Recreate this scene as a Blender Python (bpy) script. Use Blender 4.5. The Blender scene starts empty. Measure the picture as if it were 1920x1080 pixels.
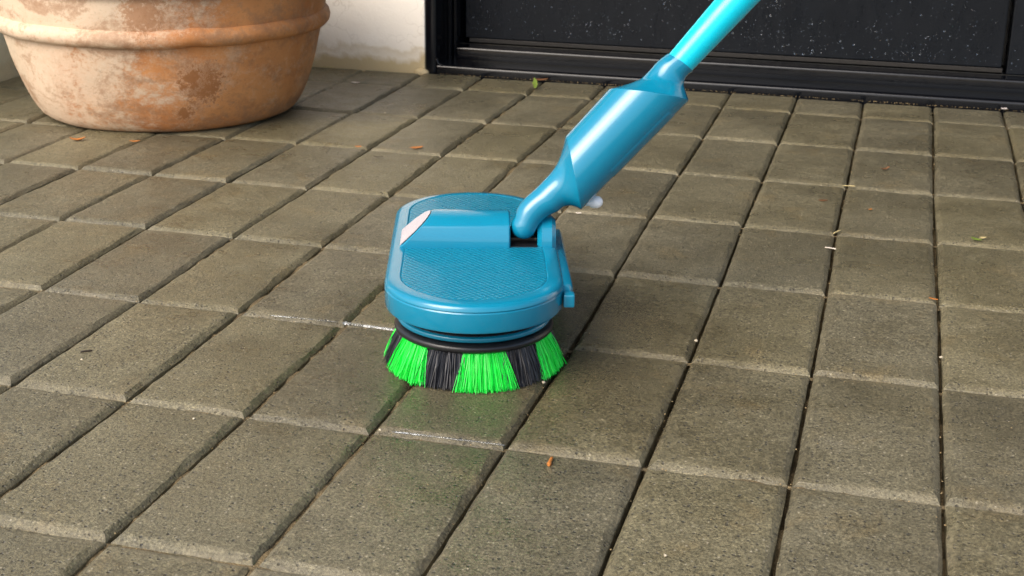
import bpy, bmesh, math, random
from mathutils import Vector, Matrix, noise
random.seed(7)
S = bpy.context.scene
COL = S.collection
R = math.radians

# ------------------------------------------------------------------ camera
CAM = Vector((0.44203535, -0.69886973, 0.44258707))
RGT = Vector((0.96535566, 0.260645, 0.01235471))
DWN = Vector((0.09708444, -0.31481913, -0.94417346))
FWD = Vector((-0.2422046, 0.91266264, -0.329217))
FPX = 2703.4
cd = bpy.data.cameras.new('camera')
cam = bpy.data.objects.new('camera', cd); COL.objects.link(cam)
cam.matrix_world = Matrix(((RGT.x, -DWN.x, -FWD.x, CAM.x), (RGT.y, -DWN.y, -FWD.y, CAM.y),
                           (RGT.z, -DWN.z, -FWD.z, CAM.z), (0, 0, 0, 1)))
cd.sensor_width = 36.0
cd.lens = FPX / 1920 * 36
cd.clip_start = 0.02
cd.clip_end = 400
cd.dof.use_dof = True
cd.dof.focus_distance = 1.16
cd.dof.aperture_fstop = 24
S.camera = cam

# ------------------------------------------------------------------ light
sun_dir = Vector((-0.37, -0.63, 0.68)).normalized()          # towards the sun
elev = math.asin(sun_dir.z); azim = math.atan2(sun_dir.x, sun_dir.y)
W = bpy.data.worlds.new("World"); S.world = W
W.use_nodes = True
wn = W.node_tree.nodes; wn.clear()
sky = wn.new('ShaderNodeTexSky'); sky.sky_type = 'NISHITA'; sky.sun_disc = False
sky.sun_elevation = elev; sky.sun_rotation = azim
sky.dust_density = 4.0; sky.air_density = 1.0; sky.ozone_density = 1.0
bg = wn.new('ShaderNodeBackground'); bg.inputs['Strength'].default_value = 0.15
wo = wn.new('ShaderNodeOutputWorld')
W.node_tree.links.new(sky.outputs[0], bg.inputs[0]); W.node_tree.links.new(bg.outputs[0], wo.inputs[0])
sl = bpy.data.lights.new('sun', 'SUN'); sl.energy = 1.15; sl.angle = R(44); sl.color = (1.0, 0.965, 0.91)
sun = bpy.data.objects.new('sun', sl); COL.objects.link(sun)
sun.rotation_euler = sun_dir.to_track_quat('Z', 'Y').to_euler()
sun.location = (-2, -3, 4)
S.view_settings.view_transform = 'Standard'; S.view_settings.look = 'None'
S.view_settings.exposure = 1.0; S.view_settings.gamma = 1.0
S.view_settings.use_curve_mapping = False


def ray(u, v):
    return RGT * ((u - 960) / FPX) + DWN * ((v - 540) / FPX) + FWD

def gnd(u, v, z=0.0):
    d = ray(u, v)
    return CAM + d * ((z - CAM.z) / d.z)

def pix(u, v, depth):
    return CAM + ray(u, v) * depth

# ------------------------------------------------------------------ node helpers
def mat(name):
    m = bpy.data.materials.new(name); m.use_nodes = True
    nt = m.node_tree
    b = nt.nodes['Principled BSDF']
    return m, nt, b

class G:
    def __init__(s, nt): s.nt = nt
    def n(s, t, ins=None, **kw):
        x = s.nt.nodes.new(t)
        for k, v in kw.items(): setattr(x, k, v)
        for k, v in (ins or {}).items(): s.set(x, k, v)
        return x
    def set(s, node, k, v):
        i = node.inputs[k]
        if isinstance(v, bpy.types.NodeSocket): s.nt.links.new(v, i)
        else: i.default_value = v
    def noise(s, vec, scale, detail=4, rough=0.55, dist=0.0, out='Fac'):
        return s.n('ShaderNodeTexNoise', {'Vector': vec, 'Scale': scale, 'Detail': detail, 'Roughness': rough, 'Distortion': dist}).outputs[out]
    def ramp(s, fac, pts):
        r = s.n('ShaderNodeValToRGB', {'Fac': fac})
        cr = r.color_ramp
        while len(cr.elements) < len(pts): cr.elements.new(0.5)
        for e, (p, c) in zip(cr.elements, pts):
            e.position = p
            e.color = (c, c, c, 1) if isinstance(c, (int, float)) else (*c, 1)
        return r.outputs[0]
    def mix(s, fac, a, b, mode='MIX'):
        x = s.n('ShaderNodeMix', data_type='RGBA', blend_type=mode)
        for i, v in ((0, fac), (6, a), (7, b)):
            if isinstance(v, bpy.types.NodeSocket): s.nt.links.new(v, x.inputs[i])
            else: x.inputs[i].default_value = (*v, 1) if isinstance(v, tuple) and len(v) == 3 else v
        return x.outputs[2]
    def m(s, op, a, b=0.0, c=0.0, clamp=False):
        x = s.n('ShaderNodeMath', operation=op, use_clamp=clamp)
        for i, v in enumerate((a, b, c)):
            if isinstance(v, bpy.types.NodeSocket): s.nt.links.new(v, x.inputs[i])
            else: x.inputs[i].default_value = v
        return x.outputs[0]
    def pos(s): return s.n('ShaderNodeNewGeometry').outputs['Position']
    def obj(s): return s.n('ShaderNodeTexCoord').outputs['Object']
    def rnd(s): return s.n('ShaderNodeObjectInfo').outputs['Random']
    def xyz(s, vec): return s.n('ShaderNodeSeparateXYZ', {0: vec}).outputs
    def maprange(s, v, a, b, c=0.0, d=1.0):
        x = s.n('ShaderNodeMapRange', {0: v, 1: a, 2: b, 3: c, 4: d}); return x.outputs[0]
    def dist(s, vec, p):
        x = s.n('ShaderNodeVectorMath', {0: vec, 1: p}, operation='DISTANCE'); return x.outputs['Value']
    def scale(s, vec, p):
        x = s.n('ShaderNodeVectorMath', {0: vec, 1: p}, operation='MULTIPLY'); return x.outputs[0]
    def bump(s, h, strength, dist, normal=None):
        ins = {'Height': h, 'Strength': strength, 'Distance': dist}
        if normal is not None: ins['Normal'] = normal
        return s.n('ShaderNodeBump', ins).outputs[0]

def simple(name, col, rough=0.4, metal=0.0, spec=0.5, coat=0.0, var=0.0, vscale=60):
    m, nt, b = mat(name); g = G(nt)
    b.inputs['Roughness'].default_value = rough; b.inputs['Metallic'].default_value = metal
    b.inputs['Specular IOR Level'].default_value = spec; b.inputs['Coat Weight'].default_value = coat
    b.inputs['Coat Roughness'].default_value = 0.08
    if var:
        f = g.noise(g.obj(), vscale, 5)
        c = g.mix(f, tuple(x * (1 - var) for x in col), tuple(min(1, x * (1 + var)) for x in col))
        nt.links.new(c, b.inputs['Base Color'])
        g.set(b, 'Roughness', g.maprange(g.noise(g.obj(), vscale * 2.3, 3), 0.3, 0.7, rough * 0.8, min(1, rough * 1.25)))
    else:
        b.inputs['Base Color'].default_value = (*col, 1)
    return m

# ------------------------------------------------------------------ materials
def m_paver():
    m, nt, b = mat('concrete_paver'); g = G(nt)
    p = g.pos(); rnd = g.rnd()
    big = g.noise(p, 7, 5, 0.6)
    base = g.mix(g.ramp(big, [(0.3, 0), (0.7, 1)]), (0.118, 0.105, 0.064), (0.174, 0.155, 0.096))
    tint = g.mix(rnd, (0.88, 0.885, 0.93), (1.08, 1.06, 0.99))
    base = g.mix(1.0, base, tint, 'MULTIPLY')
    # cloudy stains of ochre silt
    och = g.ramp(g.noise(p, 16, 6, 0.65, 0.4), [(0.56, 0), (0.74, 0.55)])
    base = g.mix(och, base, (0.20, 0.150, 0.070))
    pale = g.ramp(g.noise(g.scale(p, (1, 1, 1)), 5.3, 5, 0.6), [(0.66, 0), (0.76, 0.35)])
    base = g.mix(pale, base, (0.30, 0.28, 0.23))
    # aggregate: fine mottling, dark pits, pale grains
    fine = g.noise(p, 520, 3, 0.7)
    base = g.mix(0.85, base, g.ramp(fine, [(0.34, 0.40), (0.5, 0.98), (0.66, 1.75)]), 'MULTIPLY')
    v = g.n('ShaderNodeTexVoronoi', {'Vector': p, 'Scale': 330, 'Randomness': 1.0})
    cellr = g.xyz(v.outputs['Color'])[0]
    pitsel = g.m('MULTIPLY', g.m('GREATER_THAN', cellr, 0.80), g.ramp(v.outputs['Distance'], [(0.20, 1), (0.42, 0)]))
    pitsel = g.m('MULTIPLY', pitsel, g.ramp(g.noise(p, 70, 2), [(0.33, 0), (0.50, 1)]))
    base = g.mix(g.m('MULTIPLY', pitsel, 0.9), base, (0.035, 0.032, 0.026))
    grain = g.m('MULTIPLY', g.m('LESS_THAN', cellr, 0.07), g.ramp(v.outputs['Distance'], [(0.15, 1), (0.34, 0)]))
    base = g.mix(g.m('MULTIPLY', grain, 0.7), base, (0.46, 0.41, 0.30))
    mid = g.noise(p, 190, 5, 0.75)
    base = g.mix(0.55, base, g.ramp(mid, [(0.36, 0.55), (0.5, 1.0), (0.64, 1.42)]), 'MULTIPLY')
    # sandy silt left along the cross joints and, thinner, along the long joints
    def near(coord, step, width):
        f = g.m('ABSOLUTE', g.m('SUBTRACT', g.m('FRACT', g.m('ADD', g.m('DIVIDE', coord, step), 100.5)), 0.5))
        return g.maprange(f, 0.0, width / step, 1.0, 0.0)
    X, Y = g.xyz(p)[0], g.xyz(p)[1]
    silt = g.m('MULTIPLY', g.ramp(near(Y, 0.2, 0.013), [(0.0, 0), (0.45, 1)]), g.ramp(g.noise(p, 24, 6, 0.7), [(0.42, 0.0), (0.70, 0.55)]))
    silt = g.m('MAXIMUM', silt, g.m('MULTIPLY', g.ramp(near(X, 0.1, 0.009), [(0.0, 0), (0.6, 1)]), g.ramp(g.noise(p, 31, 6, 0.7), [(0.50, 0.0), (0.68, 0.6)])))
    base = g.mix(silt, base, g.mix(g.noise(p, 300, 3, 0.7), (0.15, 0.125, 0.075), (0.36, 0.31, 0.20)))
    # wetness left around the brush and in splashes
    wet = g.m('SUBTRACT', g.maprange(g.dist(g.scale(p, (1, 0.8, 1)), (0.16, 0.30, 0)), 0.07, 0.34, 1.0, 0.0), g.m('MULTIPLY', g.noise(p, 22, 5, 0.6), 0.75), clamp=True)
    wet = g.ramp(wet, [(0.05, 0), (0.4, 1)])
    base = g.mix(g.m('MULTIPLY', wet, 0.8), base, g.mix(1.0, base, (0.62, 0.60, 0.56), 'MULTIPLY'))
    damp = g.ramp(g.m('ADD', g.m('MULTIPLY', g.noise(p, 6.5, 5, 0.62, 0.4), 0.75), g.m('MULTIPLY', g.noise(p, 48, 5, 0.7), 0.25)), [(0.44, 0), (0.58, 1)])
    base = g.mix(damp, base, g.mix(1.0, base, (0.80, 0.79, 0.76), 'MULTIPLY'))
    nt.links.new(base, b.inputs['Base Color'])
    rgh = g.m('SUBTRACT', g.maprange(g.noise(p, 34, 4, 0.6), 0.3, 0.7, 0.33, 0.56), g.m('MULTIPLY', damp, 0.15))
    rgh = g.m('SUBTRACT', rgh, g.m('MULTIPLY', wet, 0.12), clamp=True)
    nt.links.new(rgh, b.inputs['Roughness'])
    b.inputs['Specular IOR Level'].default_value = 0.5
    h = g.m('ADD', g.m('MULTIPLY', g.noise(p, 620, 4, 0.75), 0.7), g.m('MULTIPLY', g.noise(p, 160, 3, 0.6), 0.6))
    h = g.m('SUBTRACT', h, g.m('MULTIPLY', pitsel, 0.7))
    nt.links.new(g.bump(h, 0.8, 0.0016), b.inputs['Normal'])
    return m

def m_sand():
    m, nt, b = mat('joint_sand'); g = G(nt); p = g.pos()
    c = g.mix(g.noise(p, 45, 6, 0.7), (0.022, 0.016, 0.009), (0.15, 0.105, 0.045))
    nt.links.new(c, b.inputs['Base Color']); b.inputs['Roughness'].default_value = 0.85
    nt.links.new(g.bump(g.noise(p, 400, 4), 0.8, 0.002), b.inputs['Normal'])
    return m

def m_jsand():
    m, nt, b = mat('damp_joint_sand'); g = G(nt); p = g.pos()
    c = g.mix(g.noise(p, 42, 6, 0.7), (0.040, 0.030, 0.017), (0.24, 0.175, 0.080))
    c = g.mix(0.8, c, g.ramp(g.noise(p, 700, 3, 0.7), [(0.34, 0.45), (0.5, 1.0), (0.66, 1.7)]), 'MULTIPLY')
    nt.links.new(c, b.inputs['Base Color']); b.inputs['Roughness'].default_value = 0.7
    nt.links.new(g.bump(g.noise(p, 500, 4), 0.9, 0.002), b.inputs['Normal'])
    return m

def m_soil():
    m, nt, b = mat('soil'); g = G(nt); p = g.pos()
    nt.links.new(g.mix(g.noise(p, 9, 8, 0.7), (0.06, 0.045, 0.03), (0.16, 0.13, 0.09)), b.inputs['Base Color'])
    b.inputs['Roughness'].default_value = 0.9
    nt.links.new(g.bump(g.noise(p, 60, 6, 0.7), 0.7, 0.01), b.inputs['Normal'])
    return m

def m_terracotta():
    m, nt, b = mat('weathered_terracotta'); g = G(nt); o = g.obj()
    x, y, z = g.xyz(o)[0], g.xyz(o)[1], g.xyz(o)[2]
    a = g.noise(o, 9, 6, 0.62, 0.3)
    clay = g.mix(g.ramp(a, [(0.3, 0), (0.7, 1)]), (0.40, 0.140, 0.038), (0.58, 0.265, 0.095))
    brown = g.ramp(g.noise(g.scale(o, (1, 1, 1.6)), 17, 6, 0.7), [(0.52, 0), (0.70, 0.75)])
    clay = g.mix(brown, clay, (0.24, 0.115, 0.058))
    # lime bloom: a crust that sits on the left half and along the upper wall, ragged at its rim
    lean = g.m('ADD', g.m('MULTIPLY', x, -2.2), g.m('MULTIPLY', g.maprange(z, 0.12, 0.20, 0, 1), 0.28))
    n1 = g.m('ADD', g.m('MULTIPLY', g.noise(o, 7.5, 5, 0.6, 0.6), 1.0), g.m('MULTIPLY', g.noise(g.scale(o, (1, 1, 1.5)), 95, 10, 0.9), 1.0))
    msk = g.m('SUBTRACT', g.m('ADD', n1, lean), 0.15)
    bloom = g.ramp(msk, [(0.66, 0), (0.74, 0.22), (0.80, 0.72), (0.98, 0.92)])
    bl = g.mix(g.noise(o, 26, 5, 0.65), (0.58, 0.43, 0.31), (0.68, 0.56, 0.41))
    bl = g.mix(g.ramp(g.noise(o, 11, 4), [(0.5, 0), (0.68, 0.55)]), bl, (0.53, 0.46, 0.34))
    c = g.mix(bloom, clay, bl)
    chalk = g.ramp(g.m('ADD', g.m('MULTIPLY', g.noise(g.scale(o, (1, 1, 1.3)), 21, 5, 0.65, 0.5), 0.6), g.m('MULTIPLY', g.noise(o, 160, 9, 0.85), 0.62)), [(0.62, 0), (0.68, 0.28), (0.76, 0.62)])
    c = g.mix(g.m('MULTIPLY', chalk, 0.78), c, (0.62, 0.45, 0.30))
    dk = g.ramp(g.m('ADD', g.m('MULTIPLY', g.noise(g.scale(o, (1, 1, 1.8)), 13, 5, 0.65, 0.6), 0.65), g.m('MULTIPLY', g.noise(o, 130, 9, 0.85), 0.5)), [(0.58, 0), (0.64, 0.5), (0.72, 0.8)])
    c = g.mix(dk, c, (0.31, 0.165, 0.085))
    # flaked patches
    for (px, py, pz, r, k) in ((0.132, -0.158, 0.070, 0.030, 1.0), (0.119, -0.165, 0.080, 0.020, 1.0), (0.106, -0.160, 0.030, 0.012, 1.0), (0.085, -0.215, 0.165, 0.030, 0.7)):
        d = g.dist(o, (px, py, pz))
        dn = g.m('ADD', g.m('DIVIDE', d, r), g.m('MULTIPLY', g.m('SUBTRACT', g.noise(o, 140, 9, 0.85), 0.5), 5.0))
        rim = g.ramp(dn, [(0.9, 0.8 * k), (1.7, 0.0)])
        c = g.mix(rim, c, (0.70, 0.48, 0.31))
        c = g.mix(g.ramp(dn, [(0.80, 0.9 * k), (0.92, 0)]), c, (0.27, 0.095, 0.020))
    # fine specks, scuffs
    sp = g.ramp(g.noise(o, 230, 5, 0.75), [(0.28, 0.55), (0.42, 1.0), (0.62, 1.0), (0.74, 1.22)])
    c = g.mix(0.8, c, sp, 'MULTIPLY')
    scuff = g.ramp(g.noise(g.scale(o, (1, 1, 2.4)), 48, 7, 0.78), [(0.58, 0), (0.68, 0.5)])
    c = g.mix(scuff, c, (0.27, 0.165, 0.10))
    nt.links.new(c, b.inputs['Base Color']); b.inputs['Roughness'].default_value = 0.68
    b.inputs['Specular IOR Level'].default_value = 0.35
    h = g.m('ADD', g.m('MULTIPLY', g.noise(o, 130, 6, 0.7), 0.6), g.m('MULTIPLY', g.m('ADD', bloom, chalk), 0.5))
    nt.links.new(g.bump(h, 0.5, 0.0018), b.inputs['Normal'])
    return m

def m_plaster(name, c0, c1, dirt):
    m, nt, b = mat(name); g = G(nt); p = g.pos(); z = g.xyz(p)[2]
    c = g.mix(g.noise(p, 6, 6, 0.6), c0, c1)
    # rising damp tide mark with its own ragged outline
    t = g.m('SUBTRACT', g.m('ADD', z, g.m('MULTIPLY', g.noise(p, 11, 5, 0.6, 0.5), -0.075)), -0.022)
    tide = g.ramp(g.m('MULTIPLY', t, 10.0), [(0.02, 0.85), (0.12, 0.25), (0.20, 0.45), (0.26, 0.05), (0.42, 0.0)])
    c = g.mix(g.m('MULTIPLY', tide, dirt), c, (0.50, 0.37, 0.16))
    cr = g.n('ShaderNodeTexVoronoi', {'Vector': g.n('ShaderNodeVectorMath', {0: p, 1: g.n('ShaderNodeVectorMath', {0: g.noise(p, 14, 4, out='Color'), 1: (0.16, 0.16, 0.16)}, operation='MULTIPLY').outputs[0]}, operation='ADD').outputs[0], 'Scale': 9.0}, feature='DISTANCE_TO_EDGE')
    crack = g.m('MULTIPLY', g.ramp(cr.outputs['Distance'], [(0.004, 1), (0.014, 0)]), g.ramp(g.noise(p, 5, 2), [(0.45, 0), (0.55, 0.5)]))
    c = g.mix(g.m('MULTIPLY', crack, 0.7), c, (0.42, 0.35, 0.25))
    nt.links.new(c, b.inputs['Base Color']); b.inputs['Roughness'].default_value = 0.8
    nt.links.new(g.bump(g.m('ADD', g.noise(p, 30, 5, 0.6), g.m('MULTIPLY', g.noise(p, 260, 3), 0.3)), 0.35, 0.004), b.inputs['Normal'])
    return m

def m_door():
    m, nt, b = mat('black_door_paint'); g = G(nt); p = g.pos()
    c = g.mix(g.noise(g.scale(p, (1, 1, 0.35)), 26, 6, 0.65), (0.0028, 0.0038, 0.006), (0.0075, 0.0098, 0.0135))
    dust = g.ramp(g.noise(p, 420, 4, 0.7), [(0.62, 0), (0.74, 0.5)])
    c = g.mix(g.m('MULTIPLY', dust, 0.4), c, (0.06, 0.062, 0.065))
    b.inputs['Specular IOR Level'].default_value = 0.20
    nt.links.new(c, b.inputs['Base Color'])
    nt.links.new(g.maprange(g.noise(g.scale(p, (1, 1, 0.4)), 40, 5, 0.65), 0.3, 0.7, 0.20, 0.42), b.inputs['Roughness'])
    nt.links.new(g.bump(g.noise(p, 300, 4, 0.7), 0.35, 0.0006), b.inputs['Normal'])
    return m

def m_frame():
    m, nt, b = mat('black_frame_enamel'); g = G(nt); p = g.pos()
    c = g.mix(g.ramp(g.noise(p, 330, 4, 0.8), [(0.66, 0), (0.78, 0.6)]), (0.0022, 0.0028, 0.0045), (0.05, 0.043, 0.033))
    nt.links.new(c, b.inputs['Base Color'])
    nt.links.new(g.maprange(g.noise(p, 60, 5), 0.3, 0.7, 0.08, 0.20), b.inputs['Roughness'])
    b.inputs['Specular IOR Level'].default_value = 0.38
    nt.links.new(g.bump(g.noise(p, 180, 3), 0.15, 0.0006), b.inputs['Normal'])
    return m

def m_plastic(name, col, rough, texture=False, coat=0.3):
    m, nt, b = mat(name); g = G(nt); o = g.obj()
    c = g.mix(g.noise(o, 38, 5, 0.65), tuple(x * 0.92 for x in col), tuple(x * 1.07 for x in col))
    nt.links.new(c, b.inputs['Base Color'])
    nt.links.new(g.maprange(g.noise(o, 90, 5, 0.7), 0.3, 0.7, rough * 0.8, rough * 1.25), b.inputs['Roughness'])
    b.inputs['Coat Weight'].default_value = coat; b.inputs['Coat Roughness'].default_value = 0.03
    if texture:
        x, y = g.xyz(o)[0], g.xyz(o)[1]
        K = 2 * math.pi / 0.0042
        d1 = g.m('SINE', g.m('MULTIPLY', g.m('ADD', g.m('MULTIPLY', x, -0.62), g.m('MULTIPLY', y, 0.80)), K))
        d2 = g.m('SINE', g.m('MULTIPLY', g.m('ADD', g.m('MULTIPLY', x, 0.80), g.m('MULTIPLY', y, 0.62)), K))
        h = g.m('ADD', g.m('MULTIPLY', d1, 0.6), g.m('MULTIPLY', d2, 0.3))
        nt.links.new(g.bump(h, 0.65, 0.0008), b.inputs['Normal'])
    else:
        nt.links.new(g.bump(g.noise(o, 220, 3), 0.06, 0.0006), b.inputs['Normal'])
    return m

M = dict(jsand=m_jsand(), paver=m_paver(), sand=m_sand(), soil=m_soil(), terra=m_terracotta(),
         wall=m_plaster('cream_render', (0.84, 0.77, 0.66), (0.90, 0.85, 0.76), 1.0),
         wall2=m_plaster('grey_green_render', (0.62, 0.64, 0.53), (0.72, 0.73, 0.62), 0.4),
         door=m_door(), frame=m_frame(),
         blue=m_plastic('teal_plastic', (0.003, 0.190, 0.310), 0.17),
         bluetex=m_plastic('knurled_teal_plastic', (0.003, 0.190, 0.300), 0.28, True, 0.1),
         bluedark=m_plastic('shaded_teal_plastic', (0.006, 0.06, 0.12), 0.4, False, 0.0),  # darker copy of the teal plastic, shade put into its colour
         cyan=simple('cyan_tube_paint', (0.0, 0.54, 0.68), 0.26, 0.0, 0.4, 0.3, 0.04),
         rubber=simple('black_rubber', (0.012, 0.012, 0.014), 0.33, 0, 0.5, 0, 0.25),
         bblack=simple('black_bristle', (0.012, 0.013, 0.018), 0.40),
         bgreen=simple('green_bristle', (0.002, 0.74, 0.050), 0.40, 0, 0.5, 0, 0.22, 700),
         white=simple('white_plastic', (0.88, 0.89, 0.90), 0.35, 0, 0.5, 0.2),
         label=None, brownstrip=simple('weathered_seal', (0.014, 0.012, 0.010), 0.6, 0, 0.4, 0, 0.4, 120))
# printed sticker: pale pink paper with smudged grey lines
m_, nt_, b_ = mat('sticker_paper'); g_ = G(nt_); o_ = g_.obj()
ln = g_.m('MULTIPLY', g_.m('GREATER_THAN', g_.m('SINE', g_.m('MULTIPLY', g_.xyz(o_)[1], 1800.0)), 0.2), g_.ramp(g_.noise(o_, 300, 4, 0.8), [(0.34, 0), (0.44, 1)]))
nt_.links.new(g_.mix(g_.m('MULTIPLY', ln, 0.75), (0.62, 0.58, 0.60), (0.13, 0.12, 0.14)), b_.inputs['Base Color'])
b_.inputs['Roughness'].default_value = 0.45
M['label'] = m_
# water
mw, ntw, bw = mat('water')
bw.inputs['Base Color'].default_value = (0.9, 0.95, 1, 1); bw.inputs['Roughness'].default_value = 0.02
bw.inputs['Transmission Weight'].default_value = 0.94; bw.inputs['IOR'].default_value = 1.45
M['water'] = mw
md = mw.copy(); md.name = 'rain_water'; bd = md.node_tree.nodes['Principled BSDF']
bd.inputs['IOR'].default_value = 1.36; bd.inputs['Transmission Weight'].default_value = 0.985
M['rain'] = md
for nm, c in dict(leaf_orange=(0.42, 0.15, 0.03), leaf_brown=(0.16, 0.07, 0.028), leaf_green=(0.14, 0.20, 0.03), straw=(0.52, 0.42, 0.20),
                  twig=(0.035, 0.024, 0.016), pale=(0.70, 0.62, 0.52), seed=(0.46, 0.40, 0.29), petal=(0.72, 0.64, 0.60)).items():
    M[nm] = simple(nm, c, 0.6, 0, 0.4, 0, 0.3, 300)

# ------------------------------------------------------------------ object helpers
def link(name, me, m, parent=None):
    o = bpy.data.objects.new(name, me); COL.objects.link(o)
    if m and not me.materials: me.materials.append(m)
    if parent is not None: o.parent = parent
    return o

def mesh(name, vs, fs, smooth=True, angle=None):
    me = bpy.data.meshes.new(name); me.from_pydata([tuple(v) for v in vs], [], fs); me.update()
    bm = bmesh.new(); bm.from_mesh(me); bmesh.ops.recalc_face_normals(bm, faces=bm.faces)
    if angle is not None:
        for e in bm.edges:
            if len(e.link_faces) == 2 and e.calc_face_angle(0) > angle: e.smooth = False
    bm.to_mesh(me); bm.free()
    for p in me.polygons: p.use_smooth = smooth
    return me

def thing(name, label, cat, loc=(0, 0, 0), group=None):
    o = bpy.data.objects.new(name, None); COL.objects.link(o); o.location = loc
    o.empty_display_size = 0.05
    o['label'] = label; o['category'] = cat
    if group: o['group'] = group
    return o

def tag(o, label, cat, group=None, kind=None):
    o['label'] = label; o['category'] = cat
    if group: o['group'] = group
    if kind: o['kind'] = kind
    return o

def loft(rings, cap0=True, cap1=True, closed=True):
    n = len(rings[0]); vs = [v for r in rings for v in r]; fs = []
    for k in range(len(rings) - 1):
        for i in range(n if closed else n - 1):
            j = (i + 1) % n
            fs.append((k * n + i, k * n + j, (k + 1) * n + j, (k + 1) * n + i))
    if cap0: fs.append(tuple(range(n)))
    if cap1: fs.append(tuple(range((len(rings) - 1) * n, len(rings) * n)))
    return vs, fs

def boxv(x0, x1, y0, y1, z0, z1, bev=0.0):
    """box with one-segment bevel"""
    bm = bmesh.new()
    bmesh.ops.create_cube(bm, size=1.0)
    for v in bm.verts:
        v.co = Vector(((x0 + x1) / 2 + v.co.x * (x1 - x0), (y0 + y1) / 2 + v.co.y * (y1 - y0), (z0 + z1) / 2 + v.co.z * (z1 - z0)))
    if bev: bmesh.ops.bevel(bm, geom=list(bm.edges), offset=bev, segments=2, affect='EDGES', profile=0.6)
    me = bpy.data.meshes.new('box'); bm.to_mesh(me); bm.free()
    for p in me.polygons: p.use_smooth = False
    return me

def extrude_profile(prof, axis_pts):
    """prof: list of points as functions of station"""
    return loft([[f(s) for f in prof] for s in axis_pts])

# ------------------------------------------------------------------ ground and paving
gm = mesh('ground', [(-150, -150, -0.06), (150, -150, -0.06), (150, 150, -0.06), (-150, 150, -0.06)], [(0, 1, 2, 3)], False)
o = link('ground', gm, M['soil']); o['kind'] = 'structure'; o['label'] = 'bare soil ground around the paving'
bed = link('pavement', boxv(-1.3, 1.6, -1.6, 1.72, -0.055, -0.030), M['sand'])
bed['kind'] = 'structure'; bed['label'] = 'grey brown concrete block paving laid in a straight grid'

# how far each measured joint crossing lies off the ideal grid, in millimetres
DEV = {(0,0):(-.2,1.6),(1,0):(-2.9,1),(-2,1):(3.4,-2.9),(-1,1):(3.1,-2.3),(0,1):(.1,-4.3),(1,1):(.6,-3.6),(2,1):(-.3,-2),(3,1):(.5,-.5),(4,1):(.2,1.1),(5,1):(.3,.1),
 (-3,2):(2,-1.3),(-2,2):(1.4,-1.2),(-1,2):(1.2,-5),(0,2):(2.3,-6.2),(2,2):(2.2,2.5),(3,2):(1.8,-.8),(4,2):(.3,2.8),(5,2):(1,4.5),
 (-4,3):(-4.8,7),(-3,3):(-3.9,7),(-2,3):(-3.5,2.7),(-1,3):(-2,0),(2,3):(.6,1.4),(3,3):(.9,1),(4,3):(.1,7),(5,3):(.7,4.7),
 (-4,4):(-4,4.9),(-3,4):(-4.3,-2.2),(-2,4):(-1.5,3.5),(-1,4):(-2.4,1.1),(2,4):(-2,1),(3,4):(0,3.4),(4,4):(-3.1,-6),(5,4):(-1.2,.2),
 (-3,5):(-3.3,7),(-2,5):(-3.2,-.3),(-1,5):(-2.1,-3.2),(0,5):(-3.1,2.8),(2,5):(-.3,2.9),(3,5):(.1,-.6),(4,5):(-.6,-6),(5,5):(-.5,-3.6),(6,5):(-3.8,-6),
 (-3,6):(1.8,-2.8),(-2,6):(-1.3,-6),(-1,6):(-.4,-2.8),(0,6):(3.1,-6),(3,6):(.7,1.1),(4,6):(-.2,-2.7),(5,6):(-.5,-5.2),(6,6):(1.2,-1.8),
 (-4,7):(.5,-1.8),(-3,7):(3.2,6),(-2,7):(2.5,4.2),(-1,7):(4.3,4.1),(0,7):(4.4,-4),(3,7):(2.1,-6),(4,7):(1.2,-5),(5,7):(1.4,-2.5),(6,7):(.9,6)}
def corner(i, j):
    dx, dy = DEV.get((i, j), (0.0, 0.0))
    if (i, j) not in DEV:
        rr = random.Random(i * 131 + j * 17); dx, dy = rr.uniform(-1.2, 1.2), rr.uniform(-2, 2)
    return Vector((i * 0.1 + dx / 1000, j * 0.2 + dy / 1000, 0))

def paver_mesh(L, Wd, seed, cut_far=False):
    """one block, centred, with worn chamfers and slightly ragged edges"""
    rr = random.Random(seed)
    nx, ny = 7, 13
    def loop(inset, z, jit):
        hw, hl = Wd / 2 - inset * 0.68, L / 2 - inset
        pts = []
        for k in range(nx): pts.append((-hw + 2 * hw * k / nx, -hl))
        for k in range(ny): pts.append((hw, -hl + 2 * hl * k / ny))
        for k in range(nx): pts.append((hw - 2 * hw * k / nx, hl))
        for k in range(ny): pts.append((-hw, hl - 2 * hl * k / ny))
        return [Vector((x + rr.uniform(-jit, jit), y + rr.uniform(-jit, jit), z + rr.uniform(-jit, jit) * 0.35)) for x, y in pts]
    rings = [loop(0.0004, -0.034, 0.0), loop(0, -0.0043, 0.0004), loop(0.0011, -0.0033, 0.0007), loop(0.0048, -0.0011, 0.0009), loop(0.0074, -0.0003, 0.0008), loop(0.0102, 0.0, 0.0005)]
    vs, fs = loft(rings, cap0=False, cap1=False)
    n = len(rings[0]); c = len(vs); vs.append(Vector((0, 0, 0.0001)))
    base = 5 * n
    for k in range(n): fs.append((base + k, base + (k + 1) % n, c))
    return mesh('paver', vs, fs, True, R(20))

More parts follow.
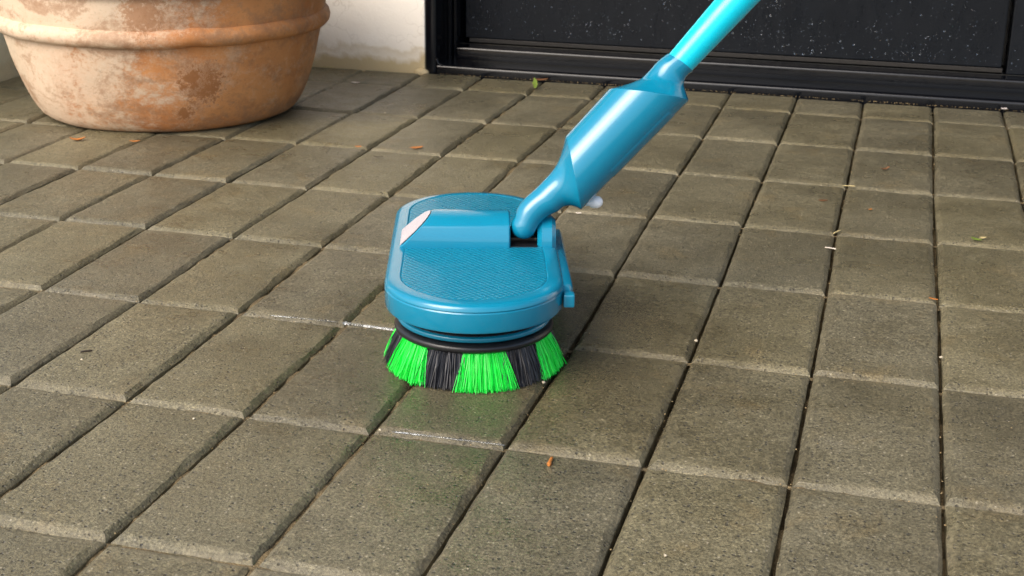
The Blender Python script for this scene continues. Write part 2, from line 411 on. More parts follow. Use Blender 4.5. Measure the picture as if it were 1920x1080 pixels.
VAR = [paver_mesh(0.1985, 0.0975, s) for s in range(10)]
CUT = [paver_mesh(0.1090, 0.0975, 50 + s) for s in range(4)]
pot_c = Vector((-0.5595, 1.1503, 0))
for j in range(-2, 8):
    for i in range(-9, 10):
        a, b_, c_, d_ = corner(i, j), corner(i + 1, j), corner(i + 1, j + 1), corner(i, j + 1)
        if j == 7:
            f = (1.5105 - 1.4) / 0.2
            d_ = a + (d_ - a) * f; c_ = b_ + (c_ - b_) * f
            d_.y = c_.y = 1.5105
        ctr = (a + b_ + c_ + d_) / 4
        if ctr.x < -0.9: continue
        ev = ((d_ + c_) - (a + b_)) / 2; eu = ((b_ + c_) - (a + d_)) / 2
        rr = random.Random(i * 977 + j * 53)
        me = rr.choice(CUT if j == 7 else VAR)
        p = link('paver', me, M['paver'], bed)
        L0 = 0.110 if j == 7 else 0.2
        sx = min(1.02, max(0.97, (eu.length - 0.0) / 0.1)); sy = min(1.02, max(0.96, ev.length / L0))
        # keep pavers in one row and column from touching
        p.scale = (sx * (1 - rr.uniform(0.0, 0.012)), sy * 0.999, 1)
        ang = math.atan2(-ev.x, ev.y)
        p.location = (ctr.x, ctr.y, rr.uniform(-0.0009, 0.0007))
        p.rotation_euler = (R(rr.uniform(-0.22, 0.22)), R(rr.uniform(-0.30, 0.30)), ang)

# sand lying in the joints, deeper towards the right where it has washed out
vs, fs = [], []
def sandstrip(p0, p1, half, level, amp, step=0.006):
    d = p1 - p0; n = int(d.length / step); d.normalize(); sd = Vector((-d.y, d.x, 0)); b0 = len(vs)
    for k in range(n + 1):
        c = p0 + d * step * k
        z = level(c) + amp * noise.noise(Vector((c.x * 40, c.y * 40, 1.7))) + amp * 0.4 * noise.noise(Vector((c.x * 190, c.y * 190, 5.7)))
        vs.append(c + sd * half + Vector((0, 0, min(z, -0.0042)))); vs.append(c - sd * half + Vector((0, 0, min(z, -0.0042))))
    for k in range(n): fs.append((b0 + 2 * k, b0 + 2 * k + 1, b0 + 2 * k + 3, b0 + 2 * k + 2))
for i in range(-9, 11):
    deep = -0.0060 if i <= 1 else -0.0150
    sandstrip(Vector((i * 0.1, -0.42, 0)), Vector((i * 0.1, 1.505, 0)), 0.0034, lambda c: deep, 0.0040 if deep > -0.01 else 0.0075)
for j in range(-1, 8):
    sandstrip(Vector((-0.9, j * 0.2, 0)), Vector((1.0, j * 0.2, 0)), 0.0026, lambda c: -0.0052, 0.0030)
js = link('joint_sand', mesh('joint_sand', vs, fs, False), M['jsand'], bed); js['kind'] = 'stuff'

# ------------------------------------------------------------------ walls
YW = 1.512
w = thing('rendered_wall', 'cream rendered house wall with a damp brown tide mark behind the pot', 'wall', (-0.6, YW, 0))
def part(name, me, m, root, smooth=None):
    ob = link(name, me, m, root)
    ob.matrix_parent_inverse = Matrix.Translation(root.location).inverted()
    return ob
part('wall_face', boxv(-1.107, -0.2955, YW, YW + 0.22, -0.055, 2.15, 0.003), M['wall'], w)
part('wall_over_door', boxv(-1.107, 2.4, YW, YW + 0.22, 2.1505, 2.75, 0.003), M['wall'], w)
part('wall_beyond_door', boxv(1.10, 2.4, YW, YW + 0.22, -0.055, 2.15, 0.003), M['wall'], w)
mort = part('mortar_lump', mesh('mortar', *loft([[Vector((-0.3005 + 0.0125 * r * math.cos(t), YW - 0.002 + 0.009 * r * math.sin(t), zz)) for t in [k * math.pi / 5 for k in range(10)]] for r, zz in ((1.0, -0.004), (0.95, 0.003), (0.6, 0.006), (0.1, 0.007))])), M['wall'], w)
sw = link('side_wall', boxv(-1.107, -0.907, 0.98, YW - 0.002, -0.055, 2.75, 0.004), M['wall2'])
tag(sw, 'greyish green rendered side wall at the far left behind the pot', 'wall')

pr = link('shade_slab', boxv(-1.107, 2.4, -0.35, YW - 0.003, 2.46, 2.58, 0.004), simple('shade_slab_grey', (0.42, 0.40, 0.36), 0.7))  # unseen slab, added overhead to darken the paving near the door
tag(pr, 'flat slab added out of view above the door to shade the far paving', 'added shade slab')

# ------------------------------------------------------------------ door frame
df = thing('door_frame', 'glossy black door frame with a low wet sill beside the cream wall', 'door frame', (-0.28, YW, 0))
def prof_sweep_x(profile, x0, x1):
    return mesh('p', *loft([[Vector((x, y, z)) for y, z in profile] for x in (x0, x1)]), True, R(25))
def prof_sweep_z(profile, z0, z1):
    return mesh('p', *loft([[Vector((x, y, z)) for x, y in profile] for z in (z0, z1)]), True, R(25))
def arc(cx, cy, r, a0, a1, n=6):
    return [(cx + r * math.cos(R(a0 + (a1 - a0) * k / n)), cy + r * math.sin(R(a0 + (a1 - a0) * k / n))) for k in range(n + 1)]
# sill: (y, z)
sill = [(YW + 0.062, -0.03), (YW + 0.001, -0.03)] + [(YW, 0.004)] + arc(YW + 0.006, 0.0085, 0.006, 180, 70, 6) + [(YW + 0.010, 0.0132), (YW + 0.056, 0.0150), (YW + 0.062, 0.0150)]
part('sill', prof_sweep_x(sill, -0.2755, 1.08), M['frame'], df)
step = [(YW + 0.104, -0.03), (YW + 0.0625, -0.03), (YW + 0.0560, 0.0155)] + arc(YW + 0.060, 0.031, 0.004, 180, 80, 4) + [(YW + 0.078, 0.0365), (YW + 0.0795, 0.033), (YW + 0.083, 0.033), (YW + 0.0835, 0.0372), (YW + 0.104, 0.0372)]
part('sill_step', prof_sweep_x(step, -0.2585, 1.08), M['frame'], df)
# jambs: (x, y)
def jamb(x0, sgn):
    f = lambda pts: [(x0 + sgn * a, YW + b) for a, b in pts]
    outer = f([(0.0, 0.11), (0.0, 0.003)] + [(0.003 - 0.003 * math.cos(R(t)), 0.003 - 0.003 * math.sin(R(t))) for t in (30, 60, 90)] + [(0.013 + 0.006 * math.sin(R(t)), 0.006 - 0.006 * math.cos(R(t))) for t in (0, 25, 50, 75, 90)] + [(0.0205, 0.056), (0.0205, 0.11)])
    part('jamb', prof_sweep_z(outer, -0.03, 2.148), M['frame'], df)
    fin = f([(0.0207, 0.11), (0.0207, 0.0575), (0.0215, 0.0560), (0.0265, 0.0560), (0.0275, 0.0580), (0.0285, 0.066), (0.0300, 0.066), (0.0308, 0.0600), (0.0345, 0.0600), (0.0355, 0.064), (0.0362, 0.078), (0.0362, 0.11)])
    part('jamb_seal', prof_sweep_z(fin, 0.0152, 2.13), M['frame'], df)
jamb(-0.295, 1); jamb(1.0995, -1)
part('frame_head', boxv(-0.274, 1.078, YW + 0.0015, YW + 0.11, 2.1305, 2.148, 0.002), M['frame'], df)
# curved weld fillet where jamb and sill meet
fil = []
for k in range(9):
    t = k / 8 * math.pi / 2
    cx, cz, rr_ = -0.2765 + 0.011, 0.0125 + 0.011, 0.011
    c = Vector((cx - rr_ * math.cos(t), YW + 0.005, cz - rr_ * math.sin(t)))
    nrm = Vector((math.cos(t), 0, math.sin(t)))
    fil.append([c + nrm * 0.0022 * math.cos(q) + Vector((0, 1, 0)) * 0.0045 * math.sin(q) for q in [i * math.pi / 4 for i in range(8)]])
part('corner_fillet', mesh('fillet', *loft(fil)), M['frame'], df)

fd = thing('front_door', 'wide black front door leaf beaded with rain drops above the sill', 'door', (0.2, YW + 0.09, 0.04))
YD = YW + 0.088
part('door_leaf', boxv(-0.2535, 0.5965, YD, YD + 0.045, 0.0462, 2.12, 0.0015), M['door'], fd)
part('bottom_seal', boxv(-0.2470, 0.5990, YD + 0.0005, YD + 0.042, 0.0385, 0.0452, 0.0008), M['brownstrip'], fd)
sp = link('side_panel', boxv(0.6045, 1.062, YD - 0.004, YD + 0.045, 0.0377, 2.12, 0.0015), M['door'])
tag(sp, 'narrow black fixed panel right of the door leaf, past the gap', 'door panel')
bk = part('door_backing', boxv(-0.30, 1.10, YD + 0.05, YD + 0.06, -0.03, 2.14), M['frame'], df)

# rain drops on the leaf
vs, fs = [], []
rr = random.Random(3)
def drop(x, y, z, r, n=9):
    b0 = len(vs)
    for lev, (q, hgt) in enumerate(((1.0, 0.0), (0.86, 0.34), (0.5, 0.62))):
        for k in range(n):
            t = 2 * math.pi * k / n
            sag = -0.18 * r * hgt
            vs.append((x + r * q * math.cos(t), y - hgt * r, z + r * q * math.sin(t) * 1.08 + sag))
    vs.append((x, y - 0.72 * r, z - 0.14 * r)); top = len(vs) - 1
    for lev in range(2):
        for k in range(n):
            a = b0 + lev * n + k; c = b0 + lev * n + (k + 1) % n
            fs.append((a, c, c + n, a + n))
    for k in range(n): fs.append((b0 + 2 * n + k, b0 + 2 * n + (k + 1) % n, top))
    fs.append(tuple(reversed(range(b0, b0 + n))))
clus = [(rr.uniform(-0.25, 0.57), 0.052 + rr.random() ** 1.6 * 0.15, rr.uniform(0.008, 0.028)) for k in range(70)]
for k in range(1500):
    if rr.random() < 0.62:
        cx0, cz0, sp0 = rr.choice(clus); x, z = rr.gauss(cx0, sp0), rr.gauss(cz0, sp0 * 0.8)
    else:
        x = rr.uniform(-0.245, 0.59); z = 0.05 + (rr.random() ** (1.0 if x < 0.12 else 1.7)) * 0.16
    if not (-0.248 < x < 0.592 and z > 0.0495): continue
    r = 0.00028 + 0.0004 * rr.random() + (0.0013 * rr.random() ** 3 if rr.random() < 0.36 else 0)
    drop(x, YD - 0.0001, z, r)
for k in range(90):
    x = rr.uniform(0.61, 0.75); z = 0.045 + rr.random() ** 2 * 0.07
    drop(x, YD - 0.0041, z, 0.0003 + 0.0006 * rr.random())
dr = link('rain_drops', mesh('drops', vs, fs), M['rain'])
tag(dr, 'small rain drops beaded over the lower black door', 'water drops', None, 'stuff')

# ------------------------------------------------------------------ terracotta pot
pot = thing('plant_pot', 'large weathered terracotta pot with a raised band and pale lime bloom', 'plant pot', pot_c)
NS = 128
def pot_r(z):
    if z < 0.2047: return 0.1696 + 0.06 * max(0.0, 1 - (1 - z / 0.2047) ** 1.538) ** (1 / 1.538)
    return 0.2296 + 0.02 * (z - 0.2047) / 0.2
zs = [0.0] + [0.0015, 0.004, 0.008, 0.013, 0.02] + [0.028 + k * 0.0075 for k in range(22)]
def ring(z, r, amp=0.0016, inner=0):
    out = []
    for k in range(NS):
        t = 2 * math.pi * k / NS
        q = r + amp * noise.noise(Vector((math.cos(t) * 2.2, math.sin(t) * 2.2, z * 14 + inner))) + 0.0005 * noise.noise(Vector((math.cos(t) * 9, math.sin(t) * 9, z * 60)))
        out.append(Vector((q * math.cos(t), q * math.sin(t), z)))
    return out
rings = []
for z in zs:
    r = pot_r(max(z, 0.0)) - (0.006 if z == 0 else 0.0035 if z == 0.0015 else 0.0014 if z == 0.004 else 0)
    rings.append(ring(z, r))
ztop = zs[-1]
rt = pot_r(ztop)
for dz, dr_ in ((0.004, 0.010), (0.012, 0.016), (0.024, 0.016), (0.032, 0.010), (0.034, 0.0), (0.030, -0.012), (0.012, -0.02), (-0.03, -0.022), (-0.06, -0.022)):
    rings.append(ring(ztop + dz, rt + dr_))
o = link('pot_body', mesh('pot_body', *loft(rings, True, False)), M['terra'], pot)
o = link('potting_soil', mesh('soil', [(0.22 * math.cos(k * math.pi / 24), 0.22 * math.sin(k * math.pi / 24), ztop - 0.045) for k in range(48)], [tuple(range(48))], False), M['soil'], pot)
# raised band, slightly wavy, lapped where the coil was joined
vs, fs = [], []
nb = 12
for k in range(NS * 2):
    t = 2 * math.pi * k / (NS * 2)
    zc = 0.1330 + 0.0018 * noise.noise(Vector((math.cos(t) * 2.6, math.sin(t) * 2.6, 3.3))) + (0.0012 if -0.98 < (t if t < math.pi else t - 2 * math.pi) < -0.86 else 0)
    rc = pot_r(zc) - 0.0015
    ra = 0.0125 * (1 + 0.07 * noise.noise(Vector((math.cos(t) * 7, math.sin(t) * 7, 5))))
    for q in range(nb):
        p = 2 * math.pi * q / nb
        rad = rc + 0.0112 * math.cos(p); zz = zc + ra * math.sin(p)
        vs.append((rad * math.cos(t), rad * math.sin(t), zz))
for k in range(NS * 2):
    for q in range(nb):
        a = k * nb + q; b2 = k * nb + (q + 1) % nb; k2 = (k + 1) % (NS * 2)
        fs.append((a, b2, k2 * nb + (q + 1) % nb, k2 * nb + q))
link('raised_band', mesh('band', vs, fs), M['terra'], pot)

# ------------------------------------------------------------------ scrubber
UU = Vector((0.958, 0.287, 0)).normalized(); VV = Vector((-0.287, 0.958, 0)).normalized()
B = Vector((0.1405, 0.352, 0)) - UU * 0.0085
rotz = math.atan2(UU.y, UU.x)
scr = thing('floor_scrubber', 'teal blue cordless spin scrubber with green and black brush on long cyan pole', 'scrubber', B)
scr.rotation_euler = (0, 0, rotz)
HB = 0.0705                                    # half width of the head
V0, V1 = -0.090 + HB, 0.231 - HB
def stadium(inset, z, n=28, squash=1.0):
    r = HB - inset; pts = []
    for k in range(n + 1):
        t = math.pi + math.pi * k / n
        pts.append(Vector((r * math.cos(t), V0 + r * math.sin(t), z)))
    for k in range(n + 1):
        t = math.pi * k / n
        pts.append(Vector((r * math.cos(t), V1 + r * math.sin(t), z)))
    return pts
def disc(r, z, n=72, cv=0.0):
    return [Vector((r * math.cos(2 * math.pi * k / n), cv + r * math.sin(2 * math.pi * k / n), z)) for k in range(n)]
housing = mesh('housing', *loft([stadium(0.010, 0.0547), stadium(0.0030, 0.0549), stadium(0.0010, 0.0560), stadium(0.0002, 0.0580), stadium(0.0, 0.0712), stadium(0.0008, 0.0722), stadium(0.003, 0.0722)]), True, R(35))
link('housing', housing, M['blue'], scr)
lid = mesh('lid', *loft([stadium(0.003, 0.0724), stadium(0.0006, 0.0724), stadium(0.0, 0.0731), stadium(0.0004, 0.0752), stadium(0.0016, 0.0768), stadium(0.0034, 0.0778), stadium(0.0055, 0.0783), stadium(0.0118, 0.0789), stadium(0.0127, 0.0788), stadium(0.0131, 0.0784), stadium(0.016, 0.0780)]), True, R(40))
link('lid', lid, M['blue'], scr)
def plate_ring(inset, z):
    return stadium(inset, z)
plate = mesh('grip_plate', *loft([stadium(0.0131, 0.0777), stadium(0.0133, 0.0785), stadium(0.0140, 0.0788), stadium(0.0150, 0.0789)], False, True), True, R(40))
link('grip_plate', plate, M['bluetex'], scr)

# hinge barrel, left end cut on a slant with a sticker on the cut
BV, BZ, BR = 0.0735, 0.0800, 0.0245
def barrel(u0, u1, slant=0.0, zref=0.0, n=40, r=BR, rounded=0.0012):
    rings = []
    def rg(u, q, sl):
        out = []
        for k in range(n):
            t = 2 * math.pi * k / n
            z = BZ + r * q * math.sin(t)
            out.append(Vector((u + sl * max(0.0, z - zref), BV + r * q * math.cos(t), z)))
        return out
    rings = [rg(u0, 1.0 - rounded / r, slant), rg(u0 + rounded, 1.0, slant), rg(u1 - rounded, 1.0, 0), rg(u1, 1.0 - rounded / r, 0)]
    return mesh('barrel', *loft(rings), True, R(35))
link('hinge_barrel', barrel(-0.0615, 0.0300, 1.10, 0.0800), M['blue'], scr)
link('hinge_lug', barrel(0.0530, 0.0685, 0, 0, 40, 0.0205, 0.0035), M['blue'], scr)
# pocket floor between the lugs
link('hinge_pocket', boxv(0.0302, 0.0528, BV - 0.021, BV + 0.021, 0.0772, 0.0796), M['rubber'], scr)
link('hinge_pin', mesh('pin', *loft([[Vector((u, BV + 0.005 * math.cos(t), BZ + 0.006 + 0.005 * math.sin(t))) for t in [k * math.pi / 8 for k in range(16)]] for u in (0.0295, 0.0535)])), M['rubber'], scr)
st = []
for k in range(25):
    t = math.pi * k / 24
    z = BZ + 0.0005 + (BR - 0.0018) * math.sin(t); v = BV + (BR - 0.0018) * math.cos(t)
    st.append(Vector((-0.0622 + 1.10 * (z - 0.0800), v, z + 0.0004)))
link('sticker', mesh('sticker', st, [tuple(range(25))], False), M['label'], scr)
# side latch on the right flank
lt = []
for v in (-0.028, -0.024, 0.120, 0.124):
    e = 0.002 if v in (-0.028, 0.124) else 0.0
    lt.append([Vector((0.0690, v, 0.0600 + e)), Vector((0.0765 - e, v, 0.0600 + e)), Vector((0.0778 - e, v, 0.0625 + e)), Vector((0.0774 - e, v, 0.0710 - e)), Vector((0.0755 - e, v, 0.0738 - e)), Vector((0.0690, v, 0.0755 - e))])
la = link('side_latch', mesh('latch', *loft(lt), True, R(40)), M['blue'], scr)
link('latch_tab', boxv(0.0695, 0.0784, -0.038, -0.0285, 0.0580, 0.0690, 0.0018), M['blue'], la)

# neck, flange and the two brushes (front one in view, its twin under the rear of the head)
def hair(vs, fs, p0, p1, p2, r, rng):
    d = (p2 - p0).normalized(); a = d.orthogonal().normalized(); c = d.cross(a)
    ph = rng.random() * 6.28; b0 = len(vs)
    for p, q in ((p0, 1.0), (p1, 1.0), (p2, 0.55)):
        for k in range(3):
            t = ph + k * 2.094
            vs.append(p + (a * math.cos(t) + c * math.sin(t)) * r * q)
    for l in (0, 3):
        for k in range(3):
            fs.append((b0 + l + k, b0 + l + (k + 1) % 3, b0 + l + 3 + (k + 1) % 3, b0 + l + 3 + k))
    fs.append((b0 + 6, b0 + 7, b0 + 8))
def tuft(width_deg, seed, nhair, rows=True, splay=1.0):
    rng = random.Random(seed); vs, fs = [], []
    for k in range(nhair):
        rb = rng.uniform(0.038, 0.0590) if rng.random() < 0.55 else rng.uniform(0.0555, 0.0595)
        th = R(rng.uniform(-width_deg / 2, width_deg / 2))
        rowq = (rb - 0.038) / 0.0215
        rt_ = rb + 0.0030 + 0.0105 * rowq * splay + rng.gauss(0, 0.0011)
        tt = th * (1.0 + 0.22 * splay) + R(rng.gauss(0, 1.3))
        zt = max(0.0004, rng.gauss(0.0016, 0.0012)) if rng.random() < 0.9 else rng.uniform(0.001, 0.006)
        p0 = Vector((rb * math.cos(th), rb * math.sin(th), 0.0310)); p2 = Vector((rt_ * math.cos(tt), rt_ * math.sin(tt), zt))
        p1 = (p0 + p2) / 2 + Vector((math.cos(th), math.sin(th), 0)) * rng.uniform(-0.0006, 0.0014)
        hair(vs, fs, p0, p1, p2, rng.uniform(0.00022, 0.00038), rng)
    return mesh('bristle_tuft', vs, fs, False)
TG = [tuft(31, 11, 1700), tuft(30, 12, 1700)]
TB = [tuft(30.5, 21, 1200, True, 0.85), tuft(30.5, 22, 1200, True, 0.85)]
for m_, me_ in ((M['bgreen'], TG), (M['bblack'], TB)):
    for x in me_: x.materials.append(m_)
flange_shade_me = mesh('flange_shade', *loft([disc(0.0480, 0.0415), disc(0.0596, 0.0415), disc(0.0600, 0.0431), disc(0.0480, 0.0436)]), True, R(30))  # black ring painting the shade onto the flange's upper face
flange_me = mesh('flange', *loft([disc(0.0480, 0.0424), disc(0.0605, 0.0422), disc(0.0618, 0.0416), disc(0.0623, 0.0402), disc(0.0620, 0.0384), disc(0.0608, 0.0374), disc(0.0585, 0.0371), disc(0.050, 0.0371)]), True, R(50))
collar_prof = [(0.050, 0.0360), (0.0585, 0.0362), (0.0618, 0.0357), (0.0638, 0.0343), (0.0644, 0.0323), (0.0637, 0.0303), (0.0620, 0.0290), (0.0600, 0.0284), (0.045, 0.0284)]
collar_me = mesh('collar', *loft([disc(r, z, 96) for r, z in collar_prof]), True, R(50))
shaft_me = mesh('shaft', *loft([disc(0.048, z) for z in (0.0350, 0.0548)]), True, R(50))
for bi, bv in enumerate((0.0, 0.141)):
    f_ = link('flange', flange_me, M['blue'], scr); f_.location = (0, bv, 0)
    sh = link('drive_shaft', shaft_me, M['rubber'], scr); sh.location = (0, bv, 0)  # neck coloured black in place of the shade under the housing
    be = link('flange_shade_ring', flange_shade_me, M['rubber'], scr); be.location = (0, bv, 0)
    cl = link('brush_collar', collar_me, M['rubber'], scr); cl.location = (0, bv, 0)
    for k in range(6):
        ag = R(-90 + 8 + 60 * k)
        tg = link('green_bristle_tuft', TG[k % 2], None, cl); tg.rotation_euler = (0, 0, ag)
        tb = link('black_bristle_tuft', TB[k % 2], None, cl); tb.rotation_euler = (0, 0, ag + R(30))
tg = None

# ---- handle: sections given by the outline the photograph shows, placed along an axis leaning to the user
P_A, P_B = (982.0, 424.0), (1384.0, 0.0)
D_A, D_B = None, None
piv = B + UU * 0.0415 + VV * (BV - 0.010) + Vector((0, 0, 0.0965))
D_A = (piv - CAM).dot(FWD); D_B = D_A * 0.99
off = Vector((0, 0, 0))
def depth_at(px):
    ax = Vector((P_B[0] - P_A[0], P_B[1] - P_A[1])); s = (Vector(px) - Vector(P_A)).dot(ax) / ax.dot(ax)
    return 1 / ((1 - s) / D_A + s / D_B)
A3 = (pix(*P_B, D_B) - pix(*P_A, D_A)).normalized()
def section(Lp, Rp, n=40, squash=1.0):
    L_, R_ = Vector(Lp), Vector(Rp); c = (L_ + R_) / 2
    D = depth_at(c); C3 = pix(c.x, c.y, D)
    h = (R_ - L_) / 2
    hv = (RGT * h.x + DWN * h.y) * (D / FPX)          # in the picture plane
    ap = A3 - FWD * A3.dot(FWD)                        # axis as it runs across the picture plane
    t = hv.dot(ap) / ap.dot(ap)
    perp = hv - ap * t
    u = perp + A3 * t
    wv = A3.cross(perp).normalized() * perp.length * squash
    if wv.dot(FWD) > 0: wv = -wv                       # towards the camera
    # outline of a sheared ring: keep the silhouette, tilt only across it
    return [C3 + u * math.cos(q) + wv * math.sin(q) for q in [2 * math.pi * k / n for k in range(n)]], C3
def hloft(secs, cap0=True, cap1=True):
    return loft([section(*s)[0] for s in secs], cap0, cap1)
inv = (Matrix.Translation(B) @ Matrix.Rotation(rotz, 4, 'Z')).inverted()
def hpart(name, me, m, parent=scr):
    me.transform(inv); ob = link(name, me, m, parent); return ob
def lerp2(a, b, t): return (a[0] + (b[0] - a[0]) * t, a[1] + (b[1] - a[1]) * t)
def seclerp(s0, s1, t): return (lerp2(s0[0], s1[0], t), lerp2(s0[1], s1[1], t))
def catmull(secs, sub=5):
    out = []
    for i in range(len(secs) - 1):
        p = [secs[max(0, i - 1)], secs[i], secs[i + 1], secs[min(len(secs) - 1, i + 2)]]
        for k in range(sub):
            t = k / sub
            f = lambda a, b, c, d: 0.5 * (2 * b + (c - a) * t + (2 * a - 5 * b + 4 * c - d) * t * t + (3 * b - a - 3 * c + d) * t ** 3)
            out.append(tuple(tuple(f(*(q[s][x] for q in p)) for x in (0, 1)) for s in (0, 1)))
    out.append(secs[-1]); return out
cx_, cy_ = 982.5, 424
capsec = []
ad = (0.70, -0.714); pd = (0.714, 0.70)
for e in (88, 75, 60, 42, 22):
    r_ = 24.5 * math.cos(R(e)); s_ = -24.5 * math.sin(R(e))
    c0 = (cx_ + ad[0] * s_, cy_ + ad[1] * s_)
    capsec.append(((c0[0] - pd[0] * r_, c0[1] - pd[1] * r_), (c0[0] + pd[0] * r_, c0[1] + pd[1] * r_)))
neck = catmull([((964.5, 408), (1000.5, 440)), ((971.5, 387), (1013, 419)), ((986, 370), (1030, 404)), ((1003, 355), (1045, 397)), ((1021, 337), (1055, 389)), ((1036, 320), (1063.5, 386)), ((1047, 302), (1073, 386)), ((1055, 280), (1082, 389)), ((1060.5, 256), (1090, 393))], 4)
hpart('swivel_neck', mesh('swivel_neck', *hloft(capsec + neck), True, R(60)), M['blue'])
LO, HI = ((1060.5, 256), (1090, 393)), ((1142, 167), (1291, 190))
body = [seclerp(LO, HI, t) for t in [0.0, 0.004, 0.012, 0.03] + [0.06 + 0.88 * k / 16 for k in range(17)] + [0.97, 0.988, 0.996, 1.0]]
def shr(s, f):
    c = ((s[0][0] + s[1][0]) / 2, (s[0][1] + s[1][1]) / 2); return (lerp2(c, s[0], f), lerp2(c, s[1], f))
body[0] = shr(body[0], 0.994); body[-1] = shr(body[-1], 0.994)
hpart('battery_grip', mesh('battery_grip', *hloft(body), True, R(45)), M['blue'])
collar = catmull([((1142, 167), (1291, 190)), ((1165, 161.5), (1287, 177)), ((1190, 153), (1283, 165)), ((1203, 146.5), (1282, 158)), ((1218, 132), (1285, 147)), ((1233, 115), (1291, 139.5)), ((1251, 101), (1298.5, 135))], 4)
hpart('pole_collar', mesh('pole_collar', *hloft(collar), True, R(60)), M['blue'])
t0, t1 = ((1253.5, 102), (1296.5, 134)), ((1361, -26), (1409, 18))
pole = [shr(t0, 0.97), t0, t1, seclerp(t0, t1, 2.0), seclerp(t0, t1, 3.2)]
hpart('pole', mesh('pole', *hloft(pole), True, R(60)), M['cyan'])
# battery cover: a proud curved strip on the lower flank of the grip
cv = []
for t in [0.30, 0.31] + [0.34 + 0.5 * k / 10 for k in range(11)] + [0.86, 0.87]:
    ringp, c3 = section(*seclerp(LO, HI, t), n=72)
    pr = 1.0 if t in (0.30, 0.87) else 1.018
    arcp = [c3 + (ringp[k] - c3) * (pr if 0 < i < 9 else 0.99) for i, k in enumerate(range(-1, 9))]
    cv.append(arcp)
hpart('battery_cover', mesh('battery_cover', *loft(cv, False, False, False), True, R(50)), M['blue'])
# white release knob under the lower end of the grip
kc = pix(1114, 379, depth_at((1090, 360)) + 0.012)
kv = []
kdir = (RGT * 0.8 - DWN * 0.05 ).normalized()
k1 = kdir.orthogonal().normalized(); k2 = kdir.cross(k1)
for s_, r_ in ((-0.010, 0.0042), (-0.004, 0.0046), (-0.002, 0.0072), (0.002, 0.0080), (0.0045, 0.0068), (0.0062, 0.0040), (0.0068, 0.0005)):
    kv.append([kc + kdir * s_ * 1.1 + (k1 * math.cos(q) + k2 * math.sin(q)) * r_ * 0.68 for q in [2 * math.pi * k / 20 for k in range(20)]])
hpart('release_knob', mesh('release_knob', *loft(kv), True, R(60)), M['white'])

# ------------------------------------------------------------------ water lying in the joints
def bead(px0, px1, r, seed, n=26, z=-0.0018):
    rng = random.Random(seed); a, b2 = gnd(*px0, z), gnd(*px1, z); d = (b2 - a).normalized(); s = Vector((-d.y, d.x, 0))
    rings = []
    for k in range(n + 1):
        t = k / n; q = r * (0.55 + 0.9 * abs(noise.noise(Vector((t * 9, seed, 0))))) * (0.1 if k in (0, n) else 1)
        c = a.lerp(b2, t) + s * 0.0006 * noise.noise(Vector((t * 13, seed, 4)))
        rings.append([c + s * q * 1.25 * math.cos(p) + Vector((0, 0, q * 0.85 * math.sin(p))) for p in [i * math.pi / 4 for i in range(8)]])
    return mesh('water', *loft(rings))
for nm, a in (('silver bead of water in the joint left of the brush', ((640, 605), (752, 620), 0.0018, 1)),
              ('thin line of water in the joint below the brush', ((735, 809), (948, 835), 0.0010, 2)),
              ('trace of water in the joint two blocks left of the brush', ((505, 591), (634, 604), 0.0007, 3))):
    wo_ = link('water_bead', bead(*a), M['water']); tag(wo_, nm, 'water', 'water lying in the joints')

# ------------------------------------------------------------------ litter on the paving
def leaf(px, length, width, ang, m, label, cat, curl=0.25, z=0.0012, thick=0.0005, group='dry leaf scraps'):
    c = gnd(*px, 0.0); rng = random.Random(int(px[0] * 7 + px[1]))
    rows, vs, fs = 7, [], []
    for k in range(rows + 1):
        t = k / rows; w_ = width * max(0.10, math.sin(math.pi * min(0.97, t * 0.92 + 0.06)) ** 0.7) * rng.uniform(0.8, 1.1)
        x = (t - 0.5) * length; zz = z + curl * length * (t - 0.5) ** 2 * 1.5
        mid = rng.uniform(-0.1, 0.1) * width
        for s, dz in ((-0.5, 0.25), (0, 0), (0.5, 0.25)):
            vs.append(Vector((x, mid + s * w_, zz + dz * w_ * curl * 1.6)))
    for k in range(rows):
        for s in (0, 1):
            a = k * 3 + s; fs.append((a, a + 1, a + 4, a + 3))
    n = len(vs); vs += [v + Vector((0, 0, thick)) for v in vs]
    fs2 = [tuple(x + n for x in f) for f in fs] + [tuple(reversed(f)) for f in fs]
    edge = [k * 3 for k in range(rows + 1)] + [rows * 3 + 1] + [k * 3 + 2 for k in reversed(range(rows + 1))] + [1]
    for a, b2 in zip(edge, edge[1:] + edge[:1]): fs2.append((a, b2, b2 + n, a + n))
    o = link(cat.replace(' ', '_'), mesh('leaf', vs, fs2, True, R(50)), M[m])
    o.location = c; o.rotation_euler = (0, 0, R(ang)); tag(o, label, cat, group)
    return o
def stick(px, length, r, ang, m, label, cat, bend=0.1, z=None, group='bits of stem and twig', tilt=0.0, flare=1.0):
    c = gnd(*px, 0.0); rings = []
    for k in range(8):
        t = k / 7; rr_ = r * (1 + (flare - 1) * max(0, 1 - t * 3)) * (0.5 if k in (0, 7) else 1)
        p = Vector(((t - 0.5) * length, bend * length * (0.25 - (t - 0.5) ** 2), (z if z is not None else r + 0.0004) + tilt * t * length))
        rings.append([p + Vector((0, rr_ * math.cos(q), rr_ * math.sin(q))) for q in [i * math.pi / 3 for i in range(6)]])
    o = link(cat.replace(' ', '_'), mesh('stick', *loft(rings), True, R(60)), M[m])
    o.location = c; o.rotation_euler = (0, 0, R(ang)); tag(o, label, cat, group); return o
leaf((146, 265), 0.020, 0.0085, 25, 'leaf_orange', 'rust orange curled leaf scrap in front of the terracotta pot', 'leaf', 0.5)
leaf((253, 267), 0.013, 0.0055, 20, 'leaf_orange', 'small flat orange leaf scrap under the front of the pot', 'leaf', 0.2)
